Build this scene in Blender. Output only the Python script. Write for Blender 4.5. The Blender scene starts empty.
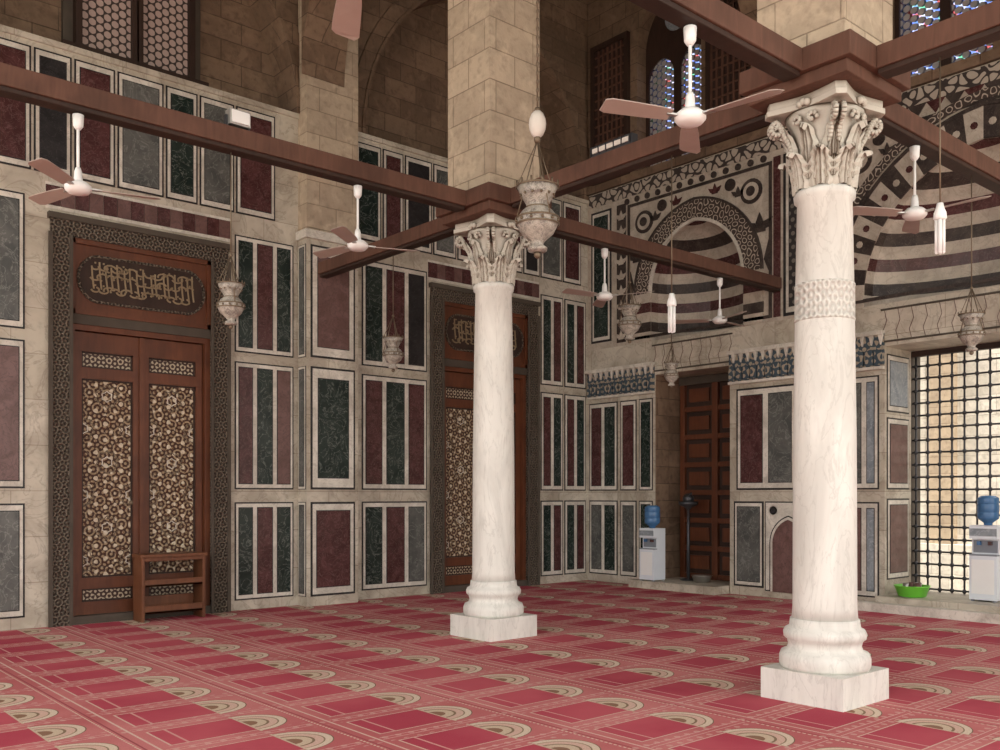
import bpy, math, random
from math import sin, cos, pi, sqrt, acos, floor, radians
random.seed(7)
S=bpy.context.scene
# ------------------------------------------------------------------ node helpers
NT=None
def mn(op,*a):
    n=NT.nodes.new('ShaderNodeMath'); n.operation=op
    for i,x in enumerate(a):
        if isinstance(x,E): NT.links.new(x.s,n.inputs[i])
        else: n.inputs[i].default_value=float(x)
    return E(n.outputs[0])
class E:
    def __init__(s,sock): s.s=sock
    def __add__(a,b): return mn('ADD',a,b)
    __radd__=__add__
    def __mul__(a,b): return mn('MULTIPLY',a,b)
    __rmul__=__mul__
    def __sub__(a,b): return mn('SUBTRACT',a,b)
    def __rsub__(a,b): return mn('SUBTRACT',b,a)
    def __truediv__(a,b): return mn('DIVIDE',a,b)
    def __gt__(a,b): return mn('GREATER_THAN',a,b)
    def __lt__(a,b): return mn('LESS_THAN',a,b)
def fr(a): return mn('FRACT',a)
def ab(a): return mn('ABSOLUTE',a)
def both(a,b): return mn('MULTIPLY',a,b)
def lnk(a,b): NT.links.new(a,b)
def mixc(f,a,b):
    n=NT.nodes.new('ShaderNodeMix'); n.data_type='RGBA'
    if isinstance(f,E): lnk(f.s,n.inputs[0])
    else: n.inputs[0].default_value=f
    for i,c in ((6,a),(7,b)):
        if isinstance(c,E): lnk(c.s,n.inputs[i])
        else: n.inputs[i].default_value=(c[0],c[1],c[2],1)
    return E(n.outputs[2])
def coords():
    t=NT.nodes.new('ShaderNodeTexCoord'); s=NT.nodes.new('ShaderNodeSeparateXYZ')
    lnk(t.outputs['Object'],s.inputs[0])
    return t.outputs['Object'],E(s.outputs[0]),E(s.outputs[1]),E(s.outputs[2])
def comb(a,b,c=0.0):
    n=NT.nodes.new('ShaderNodeCombineXYZ')
    for i,x in enumerate((a,b,c)):
        if isinstance(x,E): lnk(x.s,n.inputs[i])
        else: n.inputs[i].default_value=x
    return n.outputs[0]
def noise(vec,scale,detail=4,dist=0.0,rough=.55):
    n=NT.nodes.new('ShaderNodeTexNoise'); lnk(vec,n.inputs['Vector'])
    n.inputs['Scale'].default_value=scale; n.inputs['Detail'].default_value=detail
    n.inputs['Distortion'].default_value=dist; n.inputs['Roughness'].default_value=rough
    return E(n.outputs[0])
def sstep(x,a,b):
    n=NT.nodes.new('ShaderNodeMapRange'); n.interpolation_type='SMOOTHSTEP'
    lnk(x.s,n.inputs[0]); n.inputs[1].default_value=a; n.inputs[2].default_value=b
    return E(n.outputs[0])
def quasi(u,v,k,n,ph=0.0):
    r=None
    for i in range(n):
        t=pi*i/n+ph
        c=mn('COSINE',(u*(k*cos(t))+v*(k*sin(t))))
        r=c if r is None else r+c
    return r
def start(name,rough=.6,metal=0.0,spec=.3):
    global NT
    m=bpy.data.materials.new(name); m.use_nodes=True; NT=m.node_tree
    b=NT.nodes['Principled BSDF']; b.inputs['Roughness'].default_value=rough; b.inputs['Metallic'].default_value=metal
    b.inputs['Specular IOR Level'].default_value=spec
    return m,b
def setc(b,c):
    if isinstance(c,E): lnk(c.s,b.inputs['Base Color'])
    else: b.inputs['Base Color'].default_value=(c[0],c[1],c[2],1)
def bump(b,h,st=.4,dist=.02):
    n=NT.nodes.new('ShaderNodeBump'); n.inputs['Strength'].default_value=st; n.inputs['Distance'].default_value=dist
    lnk(h.s,n.inputs['Height']); lnk(n.outputs[0],b.inputs['Normal'])
def plain(name,c,rough=.5,metal=0,var=.25,sc=6):
    m,b=start(name,rough,metal); o,x,y,z=coords()
    n=noise(o,sc,3)
    setc(b,mixc(n,[q*(1-var) for q in c],[min(1,q*(1+var)) for q in c])); return m
def marble(name,c1,c2,vein,sc=2.5,rough=.35,va=.5,vw=.03,zs=1.0,stain=.35,spec=.25,slab=0.0):
    m,b=start(name,rough,0,spec); o,x,y,z=coords()
    if zs!=1.0: o=comb(x,y,z*zs)
    n=noise(o,sc,6,1.2); f=noise(o,sc*9,3)
    base=mixc(sstep(n,.32,.68),c1,c2)
    v=noise(o,sc*1.3,5,2.5)
    vm=1-sstep(ab(v-.5),0.0,vw)
    base=mixc(vm*va,base,vein)
    base=mixc(sstep(f,.5,.8)*stain,base,[q*.5 for q in c1])
    if slab:   # faint cladding joints and slab to slab variation
        t=NT.nodes.new('ShaderNodeTexBrick'); lnk(comb(x+y,z),t.inputs['Vector'])
        t.inputs['Scale'].default_value=1; t.inputs['Brick Width'].default_value=1.3; t.inputs['Row Height'].default_value=.55
        t.inputs['Mortar Size'].default_value=.004; t.inputs['Color1'].default_value=(1,1,1,1); t.inputs['Color2'].default_value=(.78,.76,.72,1); t.inputs['Mortar'].default_value=(.35,.3,.25,1)
        mm=NT.nodes.new('ShaderNodeMix'); mm.data_type='RGBA'; mm.blend_type='MULTIPLY'; mm.inputs[0].default_value=slab
        lnk(base.s,mm.inputs[6]); lnk(t.outputs[0],mm.inputs[7]); base=E(mm.outputs[2])
    setc(b,base); return m
def stone(name,c1,c2,mort,bw=.62,bh=.3,dirt=.6):
    m,b=start(name,.85); o,x,y,z=coords()
    t=NT.nodes.new('ShaderNodeTexBrick'); lnk(comb(x+y,z),t.inputs['Vector'])
    t.inputs['Scale'].default_value=1; t.inputs['Brick Width'].default_value=bw; t.inputs['Row Height'].default_value=bh
    t.inputs['Mortar Size'].default_value=.007; t.inputs['Mortar Smooth'].default_value=.5
    t.inputs['Color1'].default_value=(*c1,1); t.inputs['Color2'].default_value=(*c2,1); t.inputs['Mortar'].default_value=(*mort,1)
    n=noise(o,1.1,6,.5); n2=noise(o,11,6); n3=noise(o,3.5,5,.8)
    c=mixc(sstep(n,.4,.7)*dirt,E(t.outputs[0]),[q*.45 for q in c1])
    c=mixc(sstep(n3,.5,.7)*.35,c,[min(1,q*1.3) for q in c1])
    c=mixc(sstep(n2,.45,.75)*.5,c,[q*.55 for q in c2])
    setc(b,c); bump(b,n2+E(t.outputs[1])*-1.5,.6,.02); return m
# ------------------------------------------------------------------ materials
WHITE=marble('marble_white',(.60,.55,.455),(.40,.35,.28),(.19,.155,.12),1.5,.45,.35,.035,1,.35,.25,.7)
FRAME=marble('marble_frame_white',(.70,.66,.58),(.50,.46,.395),(.26,.23,.19),2.4,.4,.35)
COLM=marble('marble_column',(.72,.71,.655),(.57,.56,.515),(.36,.345,.31),2.6,.4,.28,.025,.28,.2)
RED=marble('porphyry_red',(.050,.018,.017),(.088,.034,.033),(.20,.12,.11),5,.25,.4,.03,1,.35,.3)
PINK=marble('marble_rose',(.115,.06,.052),(.17,.095,.085),(.06,.033,.03),3.5,.3,.5,.03,1,.35,.3)
GREEN=marble('serpentine_green',(.010,.018,.015),(.026,.037,.031),(.17,.19,.17),3.2,.22,.65,.022,1,.35,.3)
BLACK=marble('marble_black',(.014,.012,.012),(.028,.025,.025),(.10,.09,.09),4,.35,.4,.015)
ABLK=marble('marble_ablaq_dark',(.030,.022,.019),(.06,.045,.038),(.16,.13,.11),4,.4,.4,.02)
CREAM=marble('marble_ablaq_cream',(.52,.46,.38),(.38,.33,.27),(.22,.18,.14),2.4,.45,.35)
GREY=marble('marble_grey',(.065,.068,.063),(.12,.12,.11),(.25,.25,.23),2.6,.28,.55,.03,1,.35,.3)
BLUEG=marble('marble_bluegrey',(.16,.19,.22),(.28,.31,.33),(.45,.47,.5),2.5,.3,.5,.03,1,.35,.3)
STONE=stone('stone_blocks',(.225,.15,.098),(.145,.094,.06),(.08,.052,.034))
PIERS=stone('stone_pier_blocks',(.52,.42,.305),(.41,.325,.235),(.26,.2,.14),.55,.34,.3)
OUTST=stone('stone_facade',(.72,.68,.6),(.6,.56,.48),(.38,.33,.27),.7,.4,.4)
DSTONE=plain('stone_dark_plaster',(.075,.06,.046),.8,0,.4,4)
def wood(name,c,rough=.45):
    m,b=start(name,rough); o,x,y,z=coords()
    n=noise(comb(x*1.0,y*1.0,z*.15),14,5,1.0); n2=noise(o,2.2,3)
    c0=mixc(n,[q*.5 for q in c],[min(1,q*1.35) for q in c])
    setc(b,mixc(sstep(n2,.4,.7)*.5,c0,[q*.45 for q in c])); return m
WOOD=wood('wood_door',(.13,.042,.018)); BEAM=wood('wood_beam',(.125,.060,.040),.7)
DWOOD=wood('wood_dark',(.042,.022,.015),.6); SWOOD=wood('wood_shelf',(.15,.055,.024))
m,b=start('star_inlay',.45); STAR=m; o,x,y,z=coords(); u=x+y
q=quasi(u,z,62,5); q2=quasi(u,z,125,6,.2)
c=mixc(sstep(q2,-.2,.9),(.05,.020,.012),(.35,.26,.16))
c=mixc(sstep(q,1.2,2.0),c,(.60,.52,.39))
c=mixc(both(q<-.9,q>-1.4),c,(.10,.04,.02))
setc(b,c); bump(b,q2,.4,.006)
m,b=start('fine_inlay',.45); FINE=m; o,x,y,z=coords(); u=x+y
q=quasi(u,z,130,4)
setc(b,mixc(sstep(q,.2,.8),(.045,.02,.013),(.42,.35,.25)))
m,b=start('carved_stone',.8); CARV=m; o,x,y,z=coords(); u=x+y
q=quasi(u,z,150,5,.39); n=noise(o,6,4)
setc(b,mixc(sstep(q,-1.2,1.2),(.055,.042,.032),mixc(n,(.12,.095,.07),(.20,.16,.12)))); bump(b,q,.7,.015)
def arab(name,k,n,a,bb,dark,light,ph=.2):
    m,b=start(name,.5); o,x,y,z=coords(); u=x+y
    d=noise(o,3.5,2); d2=noise(comb(z,u,x),3.5,2)
    q=quasi(u+d*.16,z+d2*.16,k,n,ph)
    setc(b,mixc(sstep(ab(q),a,bb),light,dark)); return m
ARAB=arab('arabesque_carving',58,3,.5,.65,(.055,.038,.030),(.46,.40,.33))
INTER=arab('interlace_black_white',34,4,.9,1.0,(.42,.365,.30),(.045,.034,.03),0)
m,b=start('damask_panel',.5); DAM=m; o,x,y,z=coords(); u=x+y
q=quasi(u,z,60,3,.5); setc(b,mixc(sstep(q,.4,.8),(.03,.025,.024),(.17,.15,.13)))
m,b=start('frieze_blue',.5); FRZ=m; o,x,y,z=coords(); u=x+y
q=quasi(u,z,70,4); setc(b,mixc(sstep(q,.3,.7),(.045,.07,.09),(.34,.29,.22)))
def lattice(name,trans,k=40,glass=(.55,.68,.95),lat=(.16,.14,.13)):
    m,b=start(name,.7); o,x,y,z=coords(); u=x+y
    q=quasi(u,z,k,3,0); f=sstep(q,-.9,-.6)
    if not trans:
        setc(b,mixc(f,glass,lat)); return m
    setc(b,lat)
    t=NT.nodes.new('ShaderNodeBsdfTransparent'); n=noise(o,9,2); n3=noise(o,5,1)
    g1=mixc(sstep(n,.42,.58),glass,(.62,.66,.78)); g1=mixc(sstep(n3,.58,.66),g1,(.55,.25,.25)); g1=mixc(sstep(n3,.42,.34),g1,(.30,.55,.45))
    lnk(g1.s,t.inputs[0])
    mx=NT.nodes.new('ShaderNodeMixShader'); lnk((1-f).s,mx.inputs[0]); lnk(b.outputs[0],mx.inputs[1]); lnk(t.outputs[0],mx.inputs[2])
    lnk(mx.outputs[0],NT.nodes['Material Output'].inputs[0]); return m
LATT=lattice('stained_glass_lattice',True,62,(.30,.40,.72),(.40,.38,.37))
LATO=lattice('plaster_lattice',False,66,(.05,.035,.03),(.44,.33,.29))
IRON=plain('iron_grille',(.07,.07,.075),.45,.7); STEEL=plain('brushed_metal',(.42,.40,.37),.4,.8)
BRASS=plain('aged_brass',(.17,.13,.09),.5,.6); GILT=plain('gilded_letters',(.27,.20,.12),.55,.1)
LGLASS=marble('lantern_enamel_glass',(.33,.30,.25),(.15,.13,.115),(.5,.46,.4),14,.3,.6,.06)
EGG=plain('ostrich_egg_white',(.62,.58,.52),.4,0,.1)
PLAS=plain('white_plastic',(.66,.70,.74),.35,0,.05); PGREY=plain('grey_plastic',(.2,.22,.25),.4)
BLADE=plain('fan_blade_paint',(.36,.29,.25),.45,0,.12); LAMPW=plain('lamp_white',(.78,.78,.76),.3,0,.03)
BLUEP=plain('water_bottle_blue',(.06,.15,.30),.12,0,.1); GRNP=plain('green_plastic',(.16,.55,.05),.35,0,.1)
# carpet
m,b=start('prayer_carpet',.95,0,.1); CARPET=m; o,x,y,z=coords()
u=fr((x+.15)/1.17); v=fr(y/.64)-.5; av=ab(v)
n=noise(o,90,3); nb=noise(o,.7,4)
RC=mixc(sstep(nb,.35,.65),(.43,.115,.12),(.53,.19,.185))
CRM=(.62,.52,.40)
c=RC
fld=both(both(u>.10,u<.66),av<.34); fl2=both(both(u>.112,u<.66),av<.322)
c=mixc(fld,c,(.58,.42,.34)); c=mixc(fl2,c,mixc(sstep(nb,.35,.65),(.37,.045,.075),(.46,.085,.11)))
c=mixc(both(both(u>.20,u<.215),av<.322),c,(.56,.29,.26))
e=((u-.63)/.25)*((u-.63)/.25)+(v/.39)*(v/.39); hd=u>.63
for lim,col in ((1.0,(.17,.12,.08)),(.94,CRM),(.64,(.24,.19,.12)),(.58,(.58,.40,.32)),(.32,(.20,.15,.09)),(.25,(.54,.44,.32)),(.08,(.22,.13,.08))):
    c=mixc(both(e<lim,hd),c,col)
c=mixc(both(both(u>.618,u<.632),av<.41),c,(.52,.42,.31))
c=mixc(both(ab(u-.945)<.006,fr(y/.04)<.6),c,CRM); c=mixc(ab(u-.97)<.006,c,(.28,.06,.07)); c=mixc(ab(u-.03)<.007,c,(.60,.43,.36))
c=mixc(both(both(av>.457,av<.47),both(u>.05,u<.92)),c,(.60,.38,.33))
dots=both(quasi(x,y,60,2)>1.2,av>.36); c=mixc(dots*.5,c,(.60,.41,.35))
c=mixc(sstep(n,.4,.7)*.35,c,(.32,.10,.095))
setc(b,c); bump(b,n,.3,.004)
# ------------------------------------------------------------------ geometry builder
class G:
    def __init__(s,name): s.n=name; s.v=[]; s.f=[]; s.m=[]; s.sm=[]; s.mats=[]
    def mi(s,m):
        if m not in s.mats: s.mats.append(m)
        return s.mats.index(m)
    def add(s,vs,fs,m,smooth=False):
        k=len(s.v); s.v+=[tuple(p) for p in vs]; i=s.mi(m)
        for f in fs: s.f.append([k+j for j in f]); s.m.append(i); s.sm.append(smooth)
    def box(s,x0,x1,y0,y1,z0,z1,m):
        x0,x1=sorted((x0,x1)); y0,y1=sorted((y0,y1)); z0,z1=sorted((z0,z1))
        s.add([(x0,y0,z0),(x1,y0,z0),(x1,y1,z0),(x0,y1,z0),(x0,y0,z1),(x1,y0,z1),(x1,y1,z1),(x0,y1,z1)],
          [(3,2,1,0),(4,5,6,7),(0,1,5,4),(1,2,6,5),(2,3,7,6),(3,0,4,7)],m)
    def wb(s,W,s0,s1,z0,z1,d0,d1,m):
        a=W(s0,z0,d0); c=W(s1,z1,d1); s.box(a[0],c[0],a[1],c[1],a[2],c[2],m)
    def prism(s,pts,W,d0,d1,m):
        n=len(pts); vs=[W(p[0],p[1],d0) for p in pts]+[W(p[0],p[1],d1) for p in pts]
        fs=[list(range(n)),list(range(2*n-1,n-1,-1))]+[(i,(i+1)%n,n+(i+1)%n,n+i) for i in range(n)]
        s.add(vs,fs,m)
    def lathe(s,prof,c,m,seg=24,axis='z',smooth=True,cap=True):
        vs=[];fs=[]
        for r,h in prof:
            for i in range(seg):
                t=2*pi*i/seg; a,b_=r*cos(t),r*sin(t)
                p={'z':(a,b_,h),'x':(h,a,b_),'y':(a,h,b_)}[axis]
                vs.append((c[0]+p[0],c[1]+p[1],c[2]+p[2]))
        for j in range(len(prof)-1):
            for i in range(seg):
                k=(i+1)%seg; fs.append((j*seg+i,j*seg+k,(j+1)*seg+k,(j+1)*seg+i))
        if cap: fs.append(list(range(seg))[::-1]); fs.append([(len(prof)-1)*seg+i for i in range(seg)])
        s.add(vs,fs,m,smooth)
    def tube(s,p0,p1,r,m,seg=8):
        from mathutils import Vector
        a=Vector(p0); b_=Vector(p1); d=(b_-a).normalized()
        up=Vector((0,0,1)) if abs(d.z)<.9 else Vector((1,0,0))
        e=d.cross(up).normalized(); f=d.cross(e)
        vs=[];
        for q in (a,b_):
            for i in range(seg):
                t=2*pi*i/seg; vs.append(q+e*(r*cos(t))+f*(r*sin(t)))
        s.add(vs,[(i,(i+1)%seg,seg+(i+1)%seg,seg+i) for i in range(seg)]+[list(range(seg))[::-1],list(range(seg,2*seg))],m,True)
    def ball(s,c,r,m,seg=12,sz=1.0):
        n=max(4,seg//2)
        s.lathe([(max(.0005,r*sin(pi*i/n)),-r*sz*cos(pi*i/n)) for i in range(n+1)],c,m,seg)
    def build(s,loc=None,parent=None,bevel=0):
        import bmesh
        me=bpy.data.meshes.new(s.n); me.from_pydata(s.v,[],s.f)
        for m in s.mats: me.materials.append(m)
        for i,p in enumerate(me.polygons): p.material_index=s.m[i]; p.use_smooth=s.sm[i]
        bm=bmesh.new(); bm.from_mesh(me); bmesh.ops.recalc_face_normals(bm,faces=bm.faces); bm.to_mesh(me); bm.free()
        ob=bpy.data.objects.new(s.n,me); S.collection.objects.link(ob)
        if loc: ob.location=loc
        if parent: ob.parent=parent
        if bevel:
            mo=ob.modifiers.new('bevel','BEVEL'); mo.width=bevel; mo.segments=2; mo.limit_method='ANGLE'
        return ob
YW=12.1; XW=12.7
def WL(s,z,d): return (s,YW-d,z)
def WR(s,z,d): return (XW-d,s,z)
def arc(c,w,z0,k,n=14,dr=0):
    R=w+k+dr; am=acos(k/R); L=[(c+k-R*cos(am*i/n),z0+R*sin(am*i/n)) for i in range(n+1)]
    return L+[(2*c-p[0],p[1]) for p in L[-2::-1]]
def spandrel(g,W,s0,s1,z0,z1,c,w,zs,k,d0,d1,m):
    pts=[(s0,z0),(c-w,z0)]+([] if zs<=z0+1e-6 else [])+arc(c,w,zs,k)+[(c+w,z0),(s1,z0)]
    if abs(zs-z0)<1e-6: pts=[(s0,z0)]+arc(c,w,zs,k)+[(s1,z0)]
    half=len(pts)//2; A=pts[:half+1]; B=pts[half:]
    g.prism(A+[(pts[half][0],z1),(s0,z1)],W,d0,d1,m)
    g.prism(B+[(s1,z1),(pts[half][0],z1)],W,d0,d1,m)
def ring(g,W,c,w,zs,k,t,d0,d1,mats,n=14,leg=0):
    a=arc(c,w,zs,k,n); o_=arc(c,w,zs,k,n,t)
    for i in range(len(a)-1):
        g.prism([a[i],a[i+1],o_[i+1],o_[i]],W,d0,d1,mats[i%len(mats)])
    if leg:
        for sg in (-1,1): g.wb(W,c+sg*w,c+sg*(w+t),zs-leg,zs,d0,d1,mats[0])
def panel(g,W,s0,s1,z0,z1,slabs,b1=.022,b2=.062):
    g.wb(W,s0,s1,z0,z1,0,.008,BLACK)
    g.wb(W,s0+b1,s1-b1,z0+b1,z1-b1,.008,.014,FRAME)
    tot=sum(a for a,_ in slabs); x=s0+b1; L=(s1-s0-2*b1)
    for a,mm in slabs:
        w=L*a/tot
        g.wb(W,x+b2*.6,x+w-b2*.6,z0+b1+b2,z1-b1-b2,.014,.017,BLACK)
        g.wb(W,x+b2*.6+.012,x+w-b2*.6-.012,z0+b1+b2+.012,z1-b1-b2-.012,.017,.022,mm)
        x+=w
R1=(.14,1.5); R2=(1.68,3.45); R3=(3.58,5.2); R4=(5.5,6.98)
# ------------------------------------------------------------------ floor, ceiling
g=G('floor'); g.box(-2.5,13.8,-2.5,12.9,-.3,0,CARPET); g.build()
g=G('courtyard_ground'); g.box(-60,60,-60,60,-.6,-.31,OUTST); g.build()
g=G('ceiling'); g.box(-2.4,14,-2.4,13,12,12.4,DWOOD)
for i in range(12): g.box(-1.9,12.6,1+i*.95,1.18+i*.95,11.85,12,BEAM)
g.build()
g=G('sky_blocker_side')  # unseen upper wall and piers, added to block high sky light
g.box(-2.4,-1.9,-2.4,11.9,8.2,11.95,PIERS)
for b_ in (-2.4,3.6,7.8): g.box(-2.4,-1.75,b_,b_+.65,0,8.2,PIERS)
g.build()
g=G('sky_blocker_back')  # second unseen wall with piers, added to keep high sky off upper walls
g.box(-1.85,12.6,-2.4,-1.9,8.2,11.95,PIERS)
for a in (2.0,6.5): g.box(a,a+.65,-2.4,-1.75,0,8.2,PIERS)
g.build()
# ------------------------------------------------------------------ left wall (doors)
D1=(3.28,5.55); D2=(9.02,11.38)
g=G('wall_left')
g.box(-5,14,12.6,12.9,0,12,STONE)
def seg(a,b_,z0,z1,m=WHITE): g.box(a,b_,YW,12.6,z0,z1,m)
seg(-5,D1[0],0,5.45); seg(D1[1],D2[0],0,5.45); seg(D2[1],XW,0,5.45)
for D in (D1,D2): seg(D[0],D[1],5.0,5.45)
seg(-5,XW,5.45,7.05)
g.box(-5,XW,YW-.03,12.6,7.05,7.12,WHITE)
spandrel(g,WL,2.0,6.7,7.12,12,4.4,2.2,7.12,.7,0,-.5,STONE)
spandrel(g,WL,7.5,XW,7.12,12,10.15,2.4,7.12,.7,0,-.5,STONE)
g.box(-5,2.0,YW,12.6,7.12,12,STONE); g.box(6.7,7.5,YW,12.6,7.12,12,STONE)
ring(g,WL,4.4,2.2,7.12,.7,.26,0,.03,[STONE],12); ring(g,WL,10.15,2.4,7.12,.7,.26,0,.03,[STONE],12)
ring(g,WL,4.4,2.2,7.12,.7,.05,0.03,.06,[STONE],12); ring(g,WL,10.15,2.4,7.12,.7,.05,0.03,.06,[STONE],12)
g.build()
g=G('pilaster_left_wall')
P0,P1=6.64,7.5
g.box(P0,P1,11.85,YW,0,5.3,WHITE); g.box(P0,P1,11.85,YW,5.3,11.8,PIERS)
g.box(P0-.04,P1+.04,11.8,YW,5.28,5.4,FRAME)
WP=lambda s,z,d:(s,11.85-d,z)
panel(g,WP,P0+.06,P1-.06,*R1,[(1,RED)],.03,.09); panel(g,WP,P0+.06,P1-.06,*R2,[(.5,GREEN)],.03,.13); panel(g,WP,P0+.06,P1-.06,*R3,[(1,PINK)],.03,.12)
WQ=lambda s,z,d:(P0-d,s,z)
for r in (R1,R2,R3): panel(g,WQ,11.87,12.08,*r,[(1,GREY)],.01,.03)
g.build()
g=G('marble_panelling_left_wall')
def group(a,b_,cols):
    for r,c in zip((R1,R2,R3),cols): panel(g,WL,a,b_,*r,c)
group(2.05,3.0,([(1,GREY)],[(1,PINK)],[(1,GREY)]))
group(.9,1.95,([(1,RED)],[(1,GREEN)],[(1,RED)])); group(-.3,.8,([(1,GREY)],[(1,RED)],[(1,GREEN)]))
for r,c in zip((R1,R2,R3),((GREEN,RED,GREEN),(RED,GREEN,PINK),(GREEN,RED,GREEN))):
    panel(g,WL,5.66,6.56,*r,[(1,c[0]),(1.1,c[1]),(1,c[2])],.02,.05)
for r,c in zip((R1,R2,R3),((GREEN,RED,GREY),(RED,GREEN,RED),(GREEN,RED,BLACK))):
    panel(g,WL,7.72,8.95,*r,[(1,c[0]),(1.1,c[1]),(1,c[2])])
for r,c in zip((R1,R2,R3),((GREEN,RED,GREEN),(RED,GREEN,RED),(GREEN,RED,GREEN))):
    panel(g,WL,11.48,12.04,*r,[(1,c[0]),(1,c[1])]); panel(g,WL,12.08,12.64,*r,[(1,c[2]),(1,c[1])])
cols=[GREY,RED,GREEN,PINK,GREEN,RED,BLACK,RED,GREY,GREEN]
x=-.1;i=0
while x<6.5:
    w=(.46,.52,.62)[i%3]; e=min(x+w,6.6); panel(g,WL,x,e-.03,*R4,[(1,cols[i%10])]); x=e; i+=1
    if 6.6-x<.3: break
x=7.6
while x<12.6:
    w=(.5,.42,.56)[i%3]; e=min(x+w,12.64); panel(g,WL,x,e-.03,*R4,[(1,(GREY,RED,GREEN,RED,BLACK)[i%5])]); x=e; i+=1
    if 12.64-x<.3: break
for D in (D1,D2):
    n=14; w=(D[1]-D[0]+.1)/n
    g.wb(WL,D[0]-.05,D[1]+.05,5.08,5.4,0,.01,FRAME)
    for j in range(n): g.wb(WL,D[0]-.05+j*w,D[0]-.05+(j+1)*w-.006,5.12,5.36,.01,.025,PINK if j%2 else RED)
g.build()
def ribbon(g,W,pts,w,d0,d1,m):
    for i in range(len(pts)-1):
        (a,b_),(c,d)=pts[i],pts[i+1]; L=math.hypot(c-a,d-b_) or 1; nx,nz=-(d-b_)/L*w/2,(c-a)/L*w/2
        g.prism([(a+nx,b_+nz),(c+nx,d+nz),(c-nx,d-nz),(a-nx,b_-nz)],W,d0,d1,m)
def door(D,name,idx):
    a,b_=D; g=G(name)
    f=.23
    g.wb(WL,a,a+f,0,5.0,-.15,.05,CARV); g.wb(WL,b_-f,b_,0,5.0,-.15,.05,CARV); g.wb(WL,a+f,b_-f,4.77,5.0,-.15,.05,CARV)
    for q0,q1 in ((a-.03,a+.02),(b_-.02,b_+.03),(a+f-.02,a+f+.02),(b_-f-.02,b_-f+.02)): g.wb(WL,q0,q1,0,4.79,.05,.065,DSTONE)
    g.wb(WL,a-.03,b_+.03,4.96,5.03,.0,.08,DSTONE)
    i0,i1=a+f,b_-f
    g.wb(WL,i0,i1,3.84,4.77,-.12,-.02,WOOD)
    for q in ((i0,i1,3.84,3.9),(i0,i1,4.71,4.77),(i0,i0+.06,3.84,4.77),(i1-.06,i1,3.84,4.77)): g.wb(WL,*q,-.02,.02,WOOD)
    cx=(i0+i1)/2; hw=(i1-i0)/2-.1; hh=.29; cz=4.3
    oval=[]
    for k in range(32):
        t=2*pi*k/32; oval.append((cx+(hw-hh*.9)*(1 if cos(t)>0 else -1)*(1 if abs(cos(t))>.01 else 0)+hh*.9*cos(t),cz+hh*sin(t)))
    g.prism(oval,WL,-.02,-.005,DWOOD)
    ribbon(g,WL,oval+[oval[0]],.03,-.02,.01,CARV)
    R=random.Random(idx)
    # interwoven thuluth-like letters: bowls, tall uprights, dots
    for row in (-.13,.03,.15):
        sx=cx-hw+.2
        while sx<cx+hw-.18:
            r=R.uniform(.035,.06); t0=R.choice((pi,pi*1.1,.2)); sp=R.choice((pi*1.1,pi*1.4,-pi))
            ribbon(g,WL,[(sx+r*1.25*cos(t0+sp*q/7),cz+row+r*.8*sin(t0+sp*q/7)) for q in range(8)],.019,-.006,.01,GILT)
            if R.random()<.4: g.wb(WL,sx-.008,sx+.01,cz+row+.045,cz+row+.065,-.006,.01,GILT)
            sx+=R.uniform(.07,.11)
    for k in range(17):
        sx=cx+(k-8)*hw*2/20+R.uniform(-.02,.02); ribbon(g,WL,[(sx+.02,cz-.12),(sx,cz+.05),(sx-.005,cz+R.uniform(.15,.22))],.018,-.006,.009,GILT)
    g.wb(WL,i0,i1,3.72,3.84,-.12,.0,DSTONE); g.wb(WL,i0,i1,0,.1,-.3,.03,DSTONE)
    z0,z1=.1,3.72
    g.wb(WL,i0,i0+.07,z0,z1,-.3,-.03,WOOD); g.wb(WL,i1-.07,i1,z0,z1,-.3,-.03,WOOD); g.wb(WL,i0+.07,i1-.07,z1-.07,z1,-.3,-.03,WOOD)
    mid=(i0+i1)/2
    for l0,l1 in ((i0+.08,mid-.012),(mid+.012,i1-.08)):
        g.wb(WL,l0,l1,z0,z1-.08,-.22,-.16,WOOD)
        g.wb(WL,l0,l0+.09,z0,z1-.08,-.16,-.1,WOOD); g.wb(WL,l1-.09,l1,z0,z1-.08,-.16,-.1,WOOD)
        for r0,r1 in ((z0,.26),(.42,.56),(3.06,3.2),(3.4,z1-.08)): g.wb(WL,l0+.09,l1-.09,r0,r1,-.16,-.1,WOOD)
        for p0,p1,mm in ((.26,.42,FINE),(.56,3.06,STAR),(3.2,3.4,FINE)):
            g.wb(WL,l0+.09,l1-.09,p0,p1,-.16,-.14,mm)
            for q in ((l0+.09,l1-.09,p0,p0+.02),(l0+.09,l1-.09,p1-.02,p1),(l0+.09,l0+.11,p0,p1),(l1-.11,l1-.09,p0,p1)): g.wb(WL,*q,-.14,-.12,DWOOD)
            if mm is STAR:
                for k in range(6):
                    for cs in ((l0+l1)/2,) if k%2 else ((l0+.11),(l1-.11)):
                        cz2=p0+(k+.5)*(p1-p0)/6
                        for rr,nn in ((.15,20),(.07,12)):
                            pp=[(max(l0+.11,min(l1-.11,cs+rr*(1 if j%2 else .78)*cos(2*pi*j/nn))),cz2+rr*(1 if j%2 else .78)*sin(2*pi*j/nn)) for j in range(nn+1)]
                            ribbon(g,WL,pp,.010,-.14,-.13,BRASS if rr>.1 else FRAME)
    g.wb(WL,mid-.03,mid+.03,z0,z1-.08,-.12,-.07,WOOD)
    g.lathe([(.012,-.02),(.03,-.015),(.03,0),(.012,.01)],(mid-.12,YW+.12,1.5),BRASS,12,'y')
    g.build()
door(D1,'door_1',1); door(D2,'door_2',2)
g=G('window_1')
g.wb(WL,3.55,5.35,7.12,9.8,-.49,-.42,DSTONE)
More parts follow.
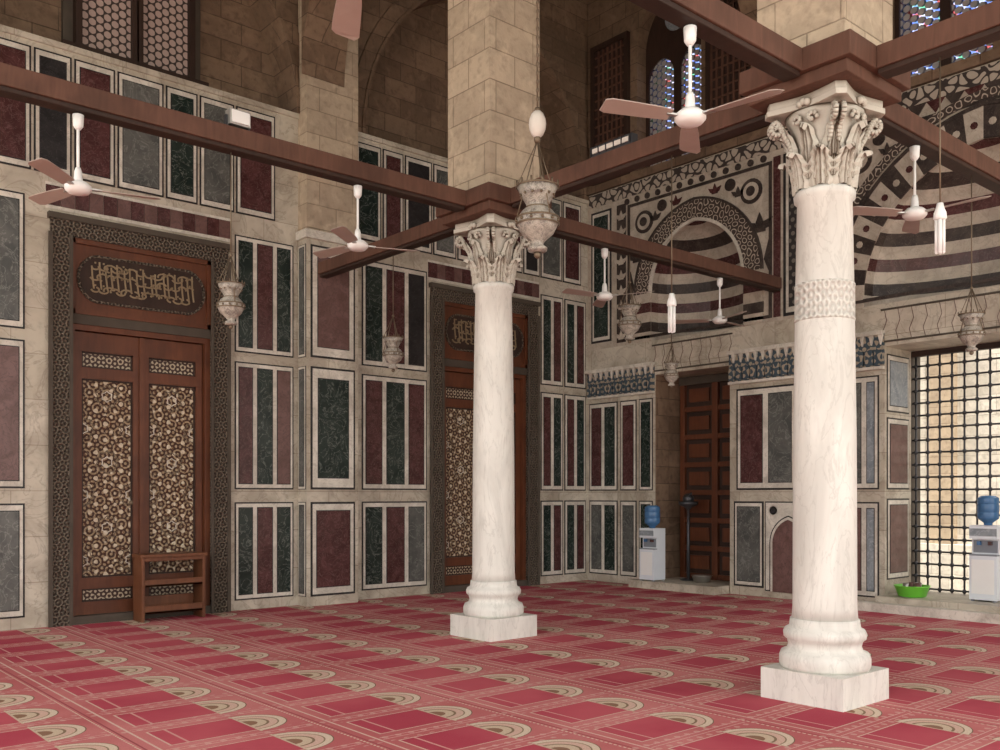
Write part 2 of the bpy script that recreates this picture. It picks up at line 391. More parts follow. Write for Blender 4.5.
for a,b_ in ((3.75,4.38),(4.52,5.15)):
    spandrel(g,WL,a-.08,b_+.08,7.3,9.8,(a+b_)/2,(b_-a)/2,9.1,.1,-.42,-.3,DWOOD)
    g.prism([(a,7.3)]+arc((a+b_)/2,(b_-a)/2,9.1,.1)+[(b_,7.3)],WL,-.42,-.38,LATO)
g.wb(WL,3.5,5.4,7.13,7.3,-.49,-.25,DWOOD)
g.build()
# ------------------------------------------------------------------ right wall
N1=(8.93,10.49); N2=(3.66,6.34)
g=G('wall_right')
for a,b_ in ((N1[1],YW),(N2[1],N1[0]),(-4,N2[0])): g.box(XW,13.5,a,b_,0,3.7,WHITE)
g.box(XW,13.5,-4,YW,3.7,4.3,WHITE)
A1=(9.62,.95,5.15); A2=(5.0,1.65,4.4)
g.box(XW,13.5,A1[0]+A1[1],YW,4.3,A1[2],CREAM); g.box(XW,13.5,7.7,A1[0]-A1[1],4.3,A1[2],CREAM)
spandrel(g,WR,7.7,YW,A1[2],7.2,A1[0],A1[1],A1[2],.12,0,-.8,CREAM)
g.box(XW,13.5,2.9,A2[0]-A2[1],4.3,4.4,CREAM);g.box(XW,13.5,A2[0]+A2[1],7.7,4.3,4.4,CREAM)
spandrel(g,WR,2.9,7.7,4.4,7.2,A2[0],A2[1],4.4,.2,0,-.8,CREAM)
g.box(XW,13.5,-4,2.9,4.3,7.2,CREAM)
g.box(XW-.06,13.5,-4,YW,7.2,7.34,STONE)
U1=(9.5,10.9); U2=(4.9,6.32)
for a,b_ in ((U1[1],YW),(U2[1],U1[0]),(-4,U2[0])): g.box(XW,13.5,a,b_,7.34,12,STONE)
for U in (U1,U2): spandrel(g,WR,U[0],U[1],9.5,12,(U[0]+U[1])/2,(U[1]-U[0])/2-.001,9.5,.3,0,-.8,STONE)
g.box(13.5,13.8,N2[1],12.9,0,7.2,DSTONE); g.box(13.5,13.8,-4,N2[0],0,7.2,STONE); g.box(13.5,13.8,N2[0],N2[1],3.7,7.2,STONE)
g.build()
def hood(g,c,w,zs,k,zb,dep):
    R=w+k; zt=zs+sqrt(R*R-k*k); st=.17; z=zb; T=14
    lev=[]
    while z<zt-1e-4: lev.append(z); z+=st
    lev.append(zt-.001)
    def hw(z): return w if z<=zs else max(.0,sqrt(max(0,R*R-(z-zs)**2))-k)
    for i in range(len(lev)-1):
        for sub in range(3):
            za=lev[i]+(lev[i+1]-lev[i])*sub/3; zc=lev[i]+(lev[i+1]-lev[i])*(sub+1)/3
            vs=[]
            for zz in (za,zc):
                h=hw(zz)
                for j in range(T+1):
                    t=pi*j/T; vs.append(WR(c+h*cos(t),zz,-dep*(h/w)*sin(t)))
            mm=(CREAM,ABLK,CREAM,RED)[i%4]
            g.add(vs,[(j,j+1,T+2+j,T+1+j) for j in range(T)],mm,False)
g=G('striped_arch_hoods')
hood(g,*A1,.12,4.3,.72); hood(g,*A2,.2,4.3,.75)
g.build()
g=G('marble_panelling_right_wall')
ring(g,WR,A1[0],A1[1]+.03,A1[2],.12,.3,0,.03,[ARAB],16)
ring(g,WR,A1[0],A1[1]+.33,A1[2],.12,.04,0,.045,[ABLK],16); ring(g,WR,A1[0],A1[1]-.02,A1[2],.12,.05,0,.045,[FRAME],16)
for i in range(5):
    for sg in (-1,1): g.wb(WR,A1[0]+sg*(A1[1]+.005),A1[0]+sg*(A1[1]+.37),4.3+i*.17,4.3+(i+1)*.17,0,.02,(CREAM,ABLK,CREAM,RED)[i%4])
ring(g,WR,A2[0],A2[1],A2[2],.2,.42,0,.03,[ABLK,CREAM],13); ring(g,WR,A2[0],A2[1]+.42,A2[2],.2,.05,0,.045,[ABLK],16)
ring(g,WR,A2[0],A2[1]+.52,A2[2],.2,.12,0,.03,[ARAB],16)
va=arc(A2[0],A2[1]+.1,A2[2],.2,13); vb=arc(A2[0],A2[1]+.1,A2[2],.2,13,.22)
for i in range(len(va)-1):
    mx_=((va[i][0]+va[i+1][0]+vb[i][0]+vb[i+1][0])/4,(va[i][1]+va[i+1][1]+vb[i][1]+vb[i+1][1])/4)
    g.prism([(mx_[0]+.05*cos(k*pi/4),mx_[1]+.05*sin(k*pi/4)) for k in range(8)],WR,.03,.036,CREAM if i%2==0 else RED)
def disc(s,z,r,mats):
    for i,mm in enumerate(mats):
        rr=r*(1-.3*i); g.prism([(s+rr*cos(2*pi*k/20),z+rr*sin(2*pi*k/20)) for k in range(20)],WR,0,.02+.01*i,mm)
def fleur(s,z,r,mm,up=1):
    for a in (-.9,0,.9):
        pts=[(0,0),(-.22,.5),(0,1),(.22,.5)]
        g.prism([(s+r*(p[0]*cos(a)+p[1]*sin(a)),z+up*r*(-p[0]*sin(a)+p[1]*cos(a))) for p in pts],WR,0,.02,mm)
    g.wb(WR,s-r*.35,s+r*.35,z-.04*r,z+.08*r,0,.021,mm)
def tri(pts,mm): g.prism(pts,WR,0,.02,mm)
def frame(s0,s1,z0,z1,t,mm,d=.02):
    g.wb(WR,s0,s1,z0,z0+t,0,d,mm); g.wb(WR,s0,s1,z1-t,z1,0,d,mm); g.wb(WR,s0,s0+t,z0+t,z1-t,0,d,mm); g.wb(WR,s1-t,s1,z0+t,z1-t,0,d,mm)
frame(8.15,11.1,4.36,6.8,.05,ABLK)
g.wb(WR,11.15,11.36,4.36,6.85,0,.015,ABLK)
for k in range(9): fleur(11.255,4.42+k*.27,.17,CREAM)
g.wb(WR,8.0,8.12,4.36,6.85,0,.015,RED)
for sg in (-1,1):
    disc(A1[0]+sg*1.1,6.42,.2,[ABLK,CREAM,ABLK]); disc(A1[0]+sg*.7,6.62,.1,[ABLK])
    fleur(A1[0]+sg*1.25,5.75,.3,ABLK); fleur(A1[0]+sg*.85,6.4,.16,ABLK); fleur(A1[0]+sg*.4,6.56,.16,RED)
    tri([(A1[0]+sg*1.42,5.1),(A1[0]+sg*1.33,5.3),(A1[0]+sg*1.42,5.6)],ABLK)
panel(g,WR,11.5,12.0,4.42,6.85,[(1,GREEN)],.04,.06)
panel(g,WR,7.0,7.95,4.35,6.85,[(1,DAM)],.05,.08)
g.wb(WR,2.0,12.05,6.95,7.18,0,.02,INTER)
for k in range(13):
    disc(8.3+k*.235,6.87,.055,[ABLK])
for k in range(16):
    s0=3.0+k*.25; tri([(s0,6.95),(s0+.25,6.95),(s0+.125,6.77)],ABLK if k%2 else RED)
for sg in (-1,1):
    disc(A2[0]+sg*1.72,6.42,.2,[ABLK,CREAM,RED]); disc(A2[0]+sg*1.42,6.64,.09,[ABLK])
    fleur(A2[0]+sg*1.75,5.75,.36,ABLK); fleur(A2[0]+sg*1.3,6.4,.16,ABLK)
frame(2.95,6.98,4.36,6.76,.05,ABLK)
for N in (N1,N2):
    n=int((N[1]-N[0])/.18)
    for zz in (3.75,4.2): g.wb(WR,N[0]-.05,N[1]+.05,zz,zz+.025,0,.02,DSTONE)
    for k in range(n+1):
        s0=N[0]+k*(N[1]-N[0])/n
        ribbon(g,WR,[(s0,3.78),(s0+.03,3.9),(s0-.03,4.05),(s0,4.2)],.006,0,.006,PINK)
def frz(a,b_):
    g.wb(WR,a,b_,3.42,3.88,0,.03,FRZ); g.wb(WR,a,b_,3.38,3.42,0,.06,FRAME); g.wb(WR,a,b_,3.86,3.92,0,.09,FRAME)
    n=max(1,int((b_-a)/.13)); w=(b_-a)/n
    for k in range(n):
        c=a+(k+.5)*w; g.prism([(c-w*.4,3.44)]+arc(c,w*.4,3.6,.03,4)+[(c+w*.4,3.44)],WR,.03,.06,FRZ)
        g.prism([(c-w*.5,3.86),(c-w*.25,3.72),(c,3.86)],WR,.03,.07,FRAME)
frz(N1[1],12.08); frz(N2[1],N1[0]); frz(1,N2[0])
r2=(1.68,3.3); r1=(.14,1.5)
panel(g,WR,11.35,12.05,*r2,[(1,GREEN),(1,RED)]); panel(g,WR,11.35,12.05,*r1,[(1,GREEN),(1,GREY)])
panel(g,WR,10.9,11.28,*r2,[(1,RED)]); panel(g,WR,10.9,11.28,*r1,[(1,GREY)])
panel(g,WR,10.53,10.84,*r2,[(1,GREEN)],.02,.04); panel(g,WR,10.53,10.84,*r1,[(1,GREEN)],.02,.04)
panel(g,WR,7.72,8.8,*r2,[(1,GREY),(1,RED)],.03,.08)
panel(g,WR,8.3,8.85,*r1,[(1,GREY)],.03,.05)
c0,w0=7.85,.33
g.wb(WR,c0-w0-.09,c0+w0+.09,.1,1.5,0,.008,BLACK); g.wb(WR,c0-w0-.07,c0+w0+.07,.12,1.48,.008,.02,FRAME)
g.prism([(c0-w0,.1)]+arc(c0,w0,.85,.12)+[(c0+w0,.1)],WR,.02,.03,BLACK); g.prism([(c0-w0+.02,.1)]+arc(c0,w0-.02,.85,.12)+[(c0+w0-.02,.1)],WR,.03,.035,FRAME); g.prism([(c0-w0+.06,.1)]+arc(c0,w0-.06,.85,.12)+[(c0+w0-.06,.1)],WR,.035,.04,PINK)
for sg in (-1,1): disc(c0+sg*.27,1.36,.07,[BLUEG,BLACK])
panel(g,WR,6.95,7.4,*r2,[(1,RED)]); panel(g,WR,6.95,7.4,*r1,[(1,GREY)])
panel(g,WR,6.42,6.86,*r2,[(1,BLUEG),(1,GREY)]); panel(g,WR,6.42,6.86,*r1,[(1,BLUEG),(1,PINK)])
for k in range(4):
    a=3.5-k*1.1; panel(g,WR,a-1,a,*r2,[(1,RED),(1,GREY)]); panel(g,WR,a-1,a,*r1,[(1,GREY),(1,RED)])
WN=lambda s,z,d:(s,N2[1]-d,z)
panel(g,WN,12.76,13.42,.4,1.55,[(1,PINK)]); panel(g,WN,12.76,13.42,1.68,2.7,[(1,PINK)]); panel(g,WN,12.76,13.42,2.78,3.6,[(1,BLUEG)])
WM=lambda s,z,d:(s,N1[1]-d,z)
g.wb(WM,12.72,13.48,.13,3.7,0,.01,STONE)
# dark turned-wood screens beside the high windows
for a,b_ in ((11.05,11.95),(8.1,9.35),(6.5,7.3)):
    g.wb(WR,a,b_,7.36,9.9,.0,.03,DWOOD)
    for q in ((a,b_,7.36,7.46),(a,b_,9.8,9.9),(a,a+.08,7.46,9.8),(b_-.08,b_,7.46,9.8)): g.wb(WR,*q,.03,.09,DWOOD)
    k=a+.16
    while k<b_-.1: g.wb(WR,k,k+.03,7.46,9.8,.03,.06,BEAM); k+=.11
    k=7.6
    while k<9.75: g.wb(WR,a+.08,b_-.08,k,k+.025,.03,.055,BEAM); k+=.16
g.build()
g=G('stone_step_niche'); g.box(12.3,13.33,N1[0]+.02,N1[1]-.02,0,.13,WHITE); g.box(12.3,12.67,N1[1]-.02,N1[1]+.25,0,.13,WHITE); g.build()
g=G('window_sill_ledge'); g.box(12.36,13.8,N2[0]+.02,N2[1]-.03,0,.2,WHITE); g.box(12.2,12.36,3.2,6.6,0,.12,FRAME); g.build()
g=G('door_3')
a,b_=N1[0]+.01,N1[1]-.02; x0=13.49
g.box(13.42,x0,a,b_,0.02,3.69,DWOOD)
da,db=a+.02,b_-.02
for q in ((da,da+.1),(db-.1,db),((da+db)/2-.06,(da+db)/2+.06)): g.box(13.35,13.42,q[0],q[1],.13,3.6,WOOD)
for k in range(8): g.box(13.36,13.42,da,db,.13+k*.49,.22+k*.49,WOOD)
for k in range(7):
    for c in (da+.1,(da+db)/2+.06):
        w=(db-da)/2-.16; g.box(13.38,13.42,c+.08,c+w-.08,.3+k*.49,.54+k*.49,WOOD)
g.box(13.34,13.42,a,b_,3.55,3.69,DSTONE)
g.build(bevel=.006)
g=G('window_grille'); xg=13.55
n=15
ys=[N2[0]+.05+i*(N2[1]-N2[0]-.1)/n for i in range(n+1)]; zs=[.24+i*(3.42/19) for i in range(20)]
for yv in ys: g.tube((xg,yv,.2),(xg,yv,3.7),.015,IRON,6)
for zv in zs:
    g.tube((xg,N2[0],zv),(xg,N2[1],zv),.015,IRON,6)
    for yv in ys: g.ball((xg,yv,zv),.034,IRON,8)
g.box(13.5,13.6,N2[0],N2[1],3.62,3.7,DWOOD)
g.build()
g=G('neighbouring_stone_facade'); g.box(19.5,20,-12,22,-.31,5.6,OUTST); g.box(19.1,19.5,-12,22,-.31,.6,OUTST)
g.box(19.3,19.5,8.2,8.7,.6,5.6,PIERS); g.build()
for idx,U in ((2,U1),(3,U2)):
    g=G('window_%d'%idx); W2=lambda s,z,d:(12.95-d,s,z)
    mid=(U[0]+U[1])/2; hw=(U[1]-U[0])/2
    for a,b_ in ((U[0],mid),(mid,U[1])):
        c=(a+b_)/2; w=(b_-a)/2-.07
        g.wb(W2,a,c-w,7.34,9.0,0,-.1,DWOOD); g.wb(W2,c+w,b_,7.34,9.0,0,-.1,DWOOD)
        spandrel(g,W2,a,b_,9.0,9.6,c,w,9.0,.05,0,-.1,DWOOD)
        g.prism([(c-w,7.34)]+arc(c,w,9.0,.05)+[(c+w,7.34)],W2,-.04,-.06,LATT)
    g.wb(W2,U[0],U[1],9.6,10.6,0,-.1,DWOOD)
    g.prism([(mid+.25*cos(2*pi*k/20),9.95+.25*sin(2*pi*k/20)) for k in range(20)],W2,.0,.02,BLUEG)
    g.build()
# ------------------------------------------------------------------ columns, piers, arches
CL=(6.9,8.05); CR=(6.75,3.86)
def leaf(g,cx,cy,z0,h,r0,ang,w,m,out=1.0):
    prof=[(0,0,.8),(.006,.18,1),(.012,.34,.78),(.02,.42,1.05),(.028,.56,.8),(.04,.64,.98),(.06,.78,.7),(.09,.88,.72),(.12,.95,.5),(.15,.93,.4),(.165,.84,.2)]
    prof=[(a*out,b_,c) for a,b_,c in prof]
    offs=((-1,-.012),(-.66,.022),(-.4,.004),(-.14,.032),(0,.016),(.14,.032),(.4,.004),(.66,.022),(1,-.012))
    K=len(offs); vs=[]
    for dr,zf,wf in prof:
        for j,off in offs:
            r=r0+dr+off; t=j*w*wf; z=z0+h*zf-(abs(j)**2)*.02
            vs.append((cx+r*cos(ang)-t*sin(ang),cy+r*sin(ang)+t*cos(ang),z))
    n=len(prof); g.add(vs,[(i*K+j,i*K+j+1,i*K+K+j+1,i*K+K+j) for i in range(n-1) for j in range(K-1)],m,False)
m,b=start('marble_column_carved',.5); CBAND=m; o,x,y,z=coords()
q=quasi(x*1.0-y*1.3,z,120,4); n=noise(o,5,3)
setc(b,mixc(sstep(q,-.5,.8),(.52,.50,.455),mixc(n,(.60,.59,.54),(.68,.67,.61)))); bump(b,q,.5,.008)
# capital marble: same stone, mixed to dark brown in the hollows of the carving
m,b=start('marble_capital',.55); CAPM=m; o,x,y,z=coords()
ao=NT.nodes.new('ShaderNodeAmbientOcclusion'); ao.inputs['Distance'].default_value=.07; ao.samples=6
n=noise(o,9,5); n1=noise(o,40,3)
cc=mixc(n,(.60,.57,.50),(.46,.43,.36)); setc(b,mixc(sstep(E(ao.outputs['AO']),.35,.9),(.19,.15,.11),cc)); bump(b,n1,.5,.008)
def column(cx,cy,s=.35,band=False):
    g=G('marble_column')
    g.box(cx-s,cx+s,cy-s,cy+s,0,.24,COLM)
    g.lathe([(.33,.24),(.345,.27),(.345,.33),(.33,.37),(.29,.385),(.275,.42),(.285,.46),(.31,.48),(.315,.52),(.30,.55),(.27,.565),(.265,.6),(.262,.63)],(cx,cy,0),COLM,40)
    g.lathe([(.25,.63),(.243,.72),(.238,2),(.222,3.2),(.208,3.90),(.23,3.92),(.235,3.96),(.22,3.99)],(cx,cy,0),COLM,40)
    if band: g.lathe([(.222,2.96),(.229,2.965),(.230,2.98),(.227,2.985),(.2265,3.23),(.229,3.235),(.228,3.25),(.219,3.26)],(cx,cy,0),CBAND,40)
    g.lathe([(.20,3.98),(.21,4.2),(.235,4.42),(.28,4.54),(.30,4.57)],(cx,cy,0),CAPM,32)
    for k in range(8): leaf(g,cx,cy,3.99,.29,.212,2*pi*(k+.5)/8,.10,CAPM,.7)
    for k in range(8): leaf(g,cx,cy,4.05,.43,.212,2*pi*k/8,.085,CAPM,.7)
    for k in range(4):
        t=pi/4+k*pi/2
        for sg in (-1,1):
            pts=[]
            for j in range(26):
                f=j/25
                if f<.35: q=f/.35; rr=.25+.12*q; zz=4.30+.22*q
                else:
                    q=(f-.35)/.65; a=pi*.55-q*2*pi*1.35; R=.06*(1-.75*q); rr=.37+R*cos(a); zz=4.48+R*sin(a)+.0
                pts.append((rr,zz))
            off=sg*.03
            for (r0,z0),(r1,z1) in zip(pts[:-1],pts[1:]):
                g.tube((cx+r0*cos(t)-off*sin(t),cy+r0*sin(t)+off*cos(t),z0),(cx+r1*cos(t)-off*sin(t),cy+r1*sin(t)+off*cos(t),z1),.022,CAPM,6)
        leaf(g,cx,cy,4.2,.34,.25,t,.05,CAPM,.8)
        t=k*pi/2
        for a in (-.5,0,.5):
            g.ball((cx+.31*cos(t+a*.2),cy+.31*sin(t+a*.2),4.62-.02*abs(a)),.03,CAPM,8)
        for sg in (-1,1):
            for j in range(7):
                a=j*.8; R=.04*(1-j/9); rr=.30; tt=t+sg*(.2+R*cos(a)/rr*1.0); g.ball((cx+rr*cos(tt),cy+rr*sin(tt),4.49+R*sin(a)),.018,CAPM,6)
    pts=[]
    for k in range(4):
        t=pi/4+k*pi/2; c0=(.455*cos(t-.09),.455*sin(t-.09)); cA=(.455*cos(t+.09),.455*sin(t+.09)); t1=t+pi/2; c1=(.455*cos(t1-.09),.455*sin(t1-.09))
        pts.append((cx+c0[0],cy+c0[1]))
        for j in range(8):
            f=j/8; sag=1-.16*sin(pi*f); pts.append((cx+(cA[0]+(c1[0]-cA[0])*f)*sag,cy+(cA[1]+(c1[1]-cA[1])*f)*sag))
    WZ=lambda s,z,d:(s,z,d)
    g.prism(pts,WZ,4.58,4.62,CAPM); g.prism([(cx+(p[0]-cx)*.96,cy+(p[1]-cy)*.96) for p in pts],WZ,4.62,4.68,CAPM)
    return g.build()
column(*CL); column(*CR,band=True)
g=G('stone_arcade'); TZ=11.8
for c in (CL,CR): g.box(c[0]-.37,c[0]+.37,c[1]-.37,c[1]+.37,4.96,TZ,PIERS)
def WX(y0): return lambda s,z,d:(s,y0-d,z)
def WY(x0): return lambda s,z,d:(x0-d,s,z)
spandrel(g,WY(6.9),8.42,11.84,7.6,TZ,10.13,1.7,7.6,.4,-.35,.35,STONE)
spandrel(g,WX(8.05),7.27,XW-.12,7.6,TZ,9.98,2.6,7.6,.6,-.35,.35,STONE)
spandrel(g,WY(6.83),4.23,7.68,7.6,TZ,5.955,1.7,7.6,.4,-.35,.35,STONE)
spandrel(g,WX(3.86),7.12,XW-.12,7.6,TZ,9.9,2.65,7.6,.6,-.35,.35,STONE)
spandrel(g,WX(8.05),1.6,6.53,7.6,TZ,4.06,2.4,7.6,.6,-.35,.35,STONE)
spandrel(g,WX(3.86),1.6,6.38,7.6,TZ,3.99,2.35,7.6,.6,-.35,.35,STONE)
g.build()
g=G('wooden_tie_beams')
def beam(x0,x1,y0,y1):
    g.box(x0,x1,y0,y1,4.78,4.95,BEAM); i=.02
    g.box(x0+(i if x1-x0<.5 else 0),x1-(i if x1-x0<.5 else 0),y0+(i if y1-y0<.5 else 0),y1-(i if y1-y0<.5 else 0),4.74,4.78,DWOOD)
for c in (CL,CR):
    g.box(c[0]-.42,c[0]+.42,c[1]-.42,c[1]+.42,4.685,4.78,BEAM); g.box(c[0]-.47,c[0]+.47,c[1]-.47,c[1]+.47,4.78,4.955,BEAM)
    beam(-1.7,c[0]-.47,c[1]-.09,c[1]+.09); beam(c[0]+.47,XW-.03,c[1]-.09,c[1]+.09)
beam(CL[0]-.09,CL[0]+.09,CL[1]+.47,11.84)
beam(6.74,6.92,CR[1]+.47,CL[1]-.47)
beam(CR[0]-.09,CR[0]+.09,-1.7,CR[1]-.47)
g.build(bevel=.008)
# ------------------------------------------------------------------ ceiling fans
def fan(x,y,rot,top=4.735,hub=4.12):
    g=G('ceiling_fan')
    g.lathe([(.02,-.13),(.04,-.1),(.045,-.01),(.02,0)],(0,0,top-hub),LAMPW,14)
    g.tube((0,0,.08),(0,0,top-hub-.05),.012,LAMPW)
    g.lathe([(.02,.17),(.03,.14),(.035,.07),(.04,.06)],(0,0,0),LAMPW,14)
    g.lathe([(.03,-.045),(.08,-.038),(.105,-.01),(.105,.02),(.07,.05),(.03,.065)],(0,0,0),LAMPW,20)
    for k in range(3):
        t=rot+k*2*pi/3
        def P(r,w,z): return (r*cos(t)-w*sin(t),r*sin(t)+w*cos(t),z)
        g.add([P(.08,-.02,.0),P(.18,-.02,.0),P(.18,.02,.0),P(.08,.02,.0),P(.08,-.02,.012),P(.18,-.02,.012),P(.18,.02,.012),P(.08,.02,.012)],[(0,1,2,3),(4,5,6,7),(0,1,5,4),(1,2,6,5),(2,3,7,6),(3,0,4,7)],STEEL)
        pr=[(.15,-.05,.05),(.26,-.06,.065),(.48,-.07,.075),(.60,-.075,.075),(.64,-.05,.05)]
        vs=[]
        for r,a,b_ in pr:
            vs+= [P(r,a,-.012),P(r,b_,.016),P(r,b_,.022),P(r,a,-.006)]
        fs=[]
        for i in range(len(pr)-1):
            for j in range(4): fs.append((i*4+j,i*4+(j+1)%4,i*4+4+(j+1)%4,i*4+4+j))
        fs+=[(0,1,2,3),(16,17,18,19)]
        g.add(vs,fs,BLADE)
    return g.build(loc=(x,y,hub))
fan(2.40,8.05,-.25); fan(5.09,8.05,-.35); fan(5.04,3.86,2.75); fan(8.29,3.86,.5); fan(8.76,8.05,.9); fan(11.2,8.05,.1)
fan(2.42,3.86,math.atan2(.65,.34))
# ------------------------------------------------------------------ lanterns
def lantern(x,y,z,top,s=1.0,egg=False):
    g=G('hanging_mosque_lantern')
    pr=[(.03,-.27),(.075,-.26),(.08,-.235),(.045,-.21),(.06,-.18),(.13,-.12),(.165,-.05),(.165,0),(.12,.06),(.085,.085),(.09,.11),(.13,.18),(.165,.25),(.16,.25),(.12,.18),(.075,.1)]
    g.lathe([(r*s,h*s) for r,h in pr],(0,0,0),LGLASS,24,cap=False)
    for hh,rr in ((-.05,.17),(.0,.17),(.25,.168),(.085,.09)): g.lathe([(rr*s,(hh-.008)*s),((rr+.008)*s,hh*s),(rr*s,(hh+.008)*s)],(0,0,0),BRASS,24,cap=False)
    g.ball((0,0,-.29*s),.03*s,BRASS,10)
    for k in range(12):
        t=k*pi/6; g.ball((.17*s*cos(t),.17*s*sin(t),-.025*s),.014*s,BRASS,8); g.ball((.135*s*cos(t),.135*s*sin(t),.18*s),.012*s,BRASS,6)
        g.tube((.168*s*cos(t),.168*s*sin(t),.25*s),(.168*s*cos(t),.168*s*sin(t),.29*s),.008*s,BRASS,5)
    for k in range(3):
        t=k*2*pi/3+.4; g.tube((.165*s*cos(t),.165*s*sin(t),0),(0,0,.62*s),.005,BRASS,5); g.tube((.165*s*cos(t),.165*s*sin(t),.25*s),(0,0,.62*s),.004,BRASS,5)
    g.ball((0,0,.62*s),.025*s,BRASS,8)
    T=top-z
    if egg:
        g.ball((0,0,.75*s),.07,EGG,16,1.6); g.lathe([(.02,.6*s),(.03,.63*s),(.02,.66*s)],(0,0,0),BRASS,10); g.lathe([(.03,.85*s),(.02,.88*s)],(0,0,0),BRASS,10)
        g.tube((0,0,.85*s),(0,0,T),.008,BRASS,6)
        zz=.95
        while zz<T-.1: g.ball((0,0,zz),.014,BRASS,6,1.6); zz+=.07
    else: g.tube((0,0,.62*s),(0,0,T),.006,BRASS,6)
    return g.build(loc=(x,y,z))
lantern(5.08,5.39,3.80,11.99,1.0,True)
lantern(3.73,8.05,3.35,4.74,.72); lantern(6.9,10.06,3.45,4.74,.78); lantern(9.24,8.05,3.85,4.74,.85)
lantern(10.1,8.05,3.25,4.74,.6); lantern(9.5,3.86,3.2,4.74,.7)
def bulb(x,y,z,top):
    g=G('hanging_energy_saving_bulb')
    g.lathe([(.022,.22),(.03,.18),(.042,.15),(.045,.11),(.035,.1)],(0,0,0),LAMPW,16)
    for k in range(4):
        t=k*pi/2+.4; a=(.022*cos(t),.022*sin(t)); g.tube((a[0],a[1],-.13),(a[0],a[1],.11),.014,LAMPW,8); g.ball((a[0],a[1],-.13),.014,LAMPW,8)
    g.tube((0,0,.21),(0,0,top-z),.006,BRASS,6)
    g.build(loc=(x,y,z))
bulb(6.75,2.96,3.47,4.74); bulb(6.83,5.44,3.24,4.74)
g=G('floodlight')
g.box(-.1,.1,-.07,.03,.03,.17,STEEL); g.box(-.085,.085,-.085,-.07,.045,.155,LAMPW); g.box(-.12,-.1,-.02,.02,0,.12,IRON); g.box(.1,.12,-.02,.02,0,.12,IRON); g.box(-.12,.12,-.02,.02,0,.015,IRON)
g.build(loc=(3.79,8.05,4.95))
g=G('tube_light_fixture')
g.box(-.05,.03,-.27,.27,0,.1,IRON); g.box(-.062,-.05,-.24,.24,.03,.075,EGG)
for k in range(6): g.box(-.07,-.06,-.25+k*.1,-.24+k*.1,.01,.09,IRON)
g.build(loc=(6.80,6.12,4.95))
# ------------------------------------------------------------------ shelf by door
g=G('wooden_shoe_shelf')
x0,x1,y0,y1=4.25,5.08,11.72,12.02
g.box(x0,x0+.04,y0,y1,0,.84,SWOOD); g.box(x1-.04,x1,y0,y1,0,.84,SWOOD)
for z in (.1,.44): g.box(x0+.04,x1-.04,y0,y1,z,z+.03,SWOOD)
g.box(x0-.02,x1+.02,y0-.02,y1,.81,.85,SWOOD)
g.box(x0+.04,x1-.04,y0,y0+.02,.1,.2,SWOOD); g.box(x0+.04,x1-.04,y0,y0+.02,.44,.53,SWOOD); g.box(x0+.04,x1-.04,y0,y0+.02,.76,.81,SWOOD); g.box(x0+.04,x1-.04,y1-.015,y1,.1,.3,SWOOD)
g.build(bevel=.005)
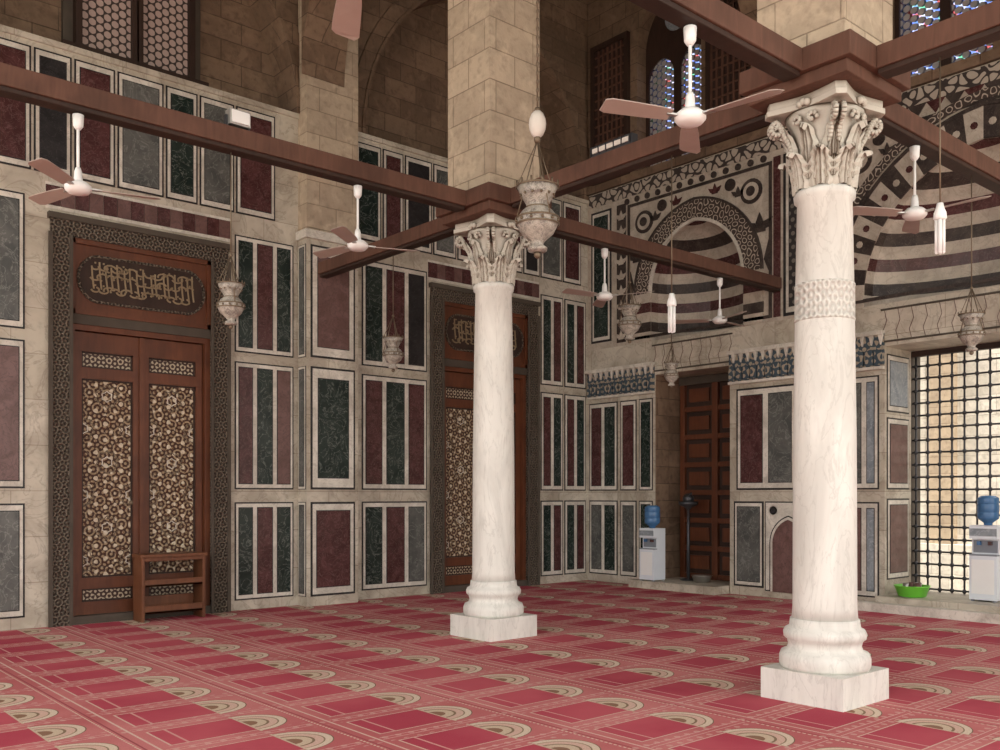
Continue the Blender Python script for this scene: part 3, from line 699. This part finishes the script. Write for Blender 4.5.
# ------------------------------------------------------------------ water coolers
def cooler(x,y,z,rot,h=1.0,s=1.0):
    g=G('water_cooler'); w=.165*s
    g.box(-w,w,-w,w,.02,h*.6,PLAS); g.box(-w,w,-w+.09,w,h*.6,h*.82,PLAS); g.box(-w,w,-w,w,h*.82,h,PLAS)
    g.box(-w+.03,w-.03,-w-.004,-w+.0,.1,h*.55,LAMPW); g.box(-w,w,-w,-w+.1,h*.6,h*.62,PGREY); g.box(-w+.02,w-.02,-w+.085,-w+.09,h*.64,h*.8,PGREY)
    g.box(-w,w,-w-.004,-w,h*.86,h*.96,BLUEG)
    for sg,mm in ((-1,BLUEP),(1,RED)): g.box(sg*.07-.02,sg*.07+.02,-w+.03,-w+.09,h*.74,h*.79,mm)
    for a in (-1,1):
        for b_ in (-1,1): g.box(a*w*.8-.02,a*w*.8+.02,b_*w*.8-.02,b_*w*.8+.02,0,.02,PGREY)
    g.lathe([(.05,h),(.055,h+.03),(.13,h+.09),(.135,h+.15),(.128,h+.17),(.135,h+.19),(.135,h+.26),(.128,h+.28),(.135,h+.3),(.13,h+.36),(.09,h+.39),(.02,h+.395)],(0,0,0),BLUEP,24)
    o=g.build(loc=(x,y,z),bevel=.008); o.rotation_euler=(0,0,rot); return o
cooler(12.48,10.36,.13,radians(-90),.9,.95)
cooler(12.95,5.05,.2,radians(-90),1.0,1.05)
g=G('green_basin')
g.lathe([(.16,0),(.18,.01),(.225,.14),(.235,.145),(.235,.155),(.22,.155),(.17,.03),(.01,.02)],(0,0,0),GRNP,28)
for k,(a,b_) in enumerate(((.05,.03),(-.06,.06),(0,-.08),(.09,-.05))): g.lathe([(.03,.03),(.042,.19),(.038,.19),(.026,.04)],(a,b_,0),STEEL if k%2 else PINK,12)
g.build(loc=(12.7,5.95,.2))
g=G('metal_basin'); g.lathe([(.1,0),(.13,.01),(.17,.11),(.18,.115),(.16,.11),(.12,.02),(.01,.015)],(0,0,0),STEEL,24); g.build(loc=(12.85,9.6,.13))
g=G('black_pedestal_stand')
g.lathe([(.14,.0),(.14,.02),(.03,.04),(.025,1.2),(.05,1.25),(.16,1.3),(.17,1.36),(.15,1.36),(.04,1.3)],(0,0,0),IRON,20); g.ball((0,0,1.4),.1,IRON,14)
g.tube((.0,0,1.42),(-.1,-.14,1.5),.02,IRON); g.build(loc=(12.98,9.98,.13))
# ------------------------------------------------------------------ light
w=bpy.data.worlds.new('sky'); S.world=w; w.use_nodes=True
bg=w.node_tree.nodes['Background']; bg.inputs[0].default_value=(1,.965,.93,1); bg.inputs[1].default_value=3.5
l=bpy.data.lights.new('sun','SUN'); l.energy=5; l.angle=radians(6); l.color=(1,.93,.82)
o=bpy.data.objects.new('sun',l); S.collection.objects.link(o)
from mathutils import Vector
o.rotation_euler=Vector((.32,.26,-.9)).to_track_quat('-Z','Y').to_euler(); o.location=(-5,-5,20)
# ------------------------------------------------------------------ camera
c=bpy.data.cameras.new('camera'); co=bpy.data.objects.new('camera',c); S.collection.objects.link(co)
co.location=(0,0,1.6); co.rotation_euler=(pi/2,0,radians(-41)); c.sensor_width=36; c.lens=33.48; c.shift_y=.12; c.clip_start=.05
S.camera=co
S.view_settings.view_transform='Standard'; S.view_settings.exposure=0
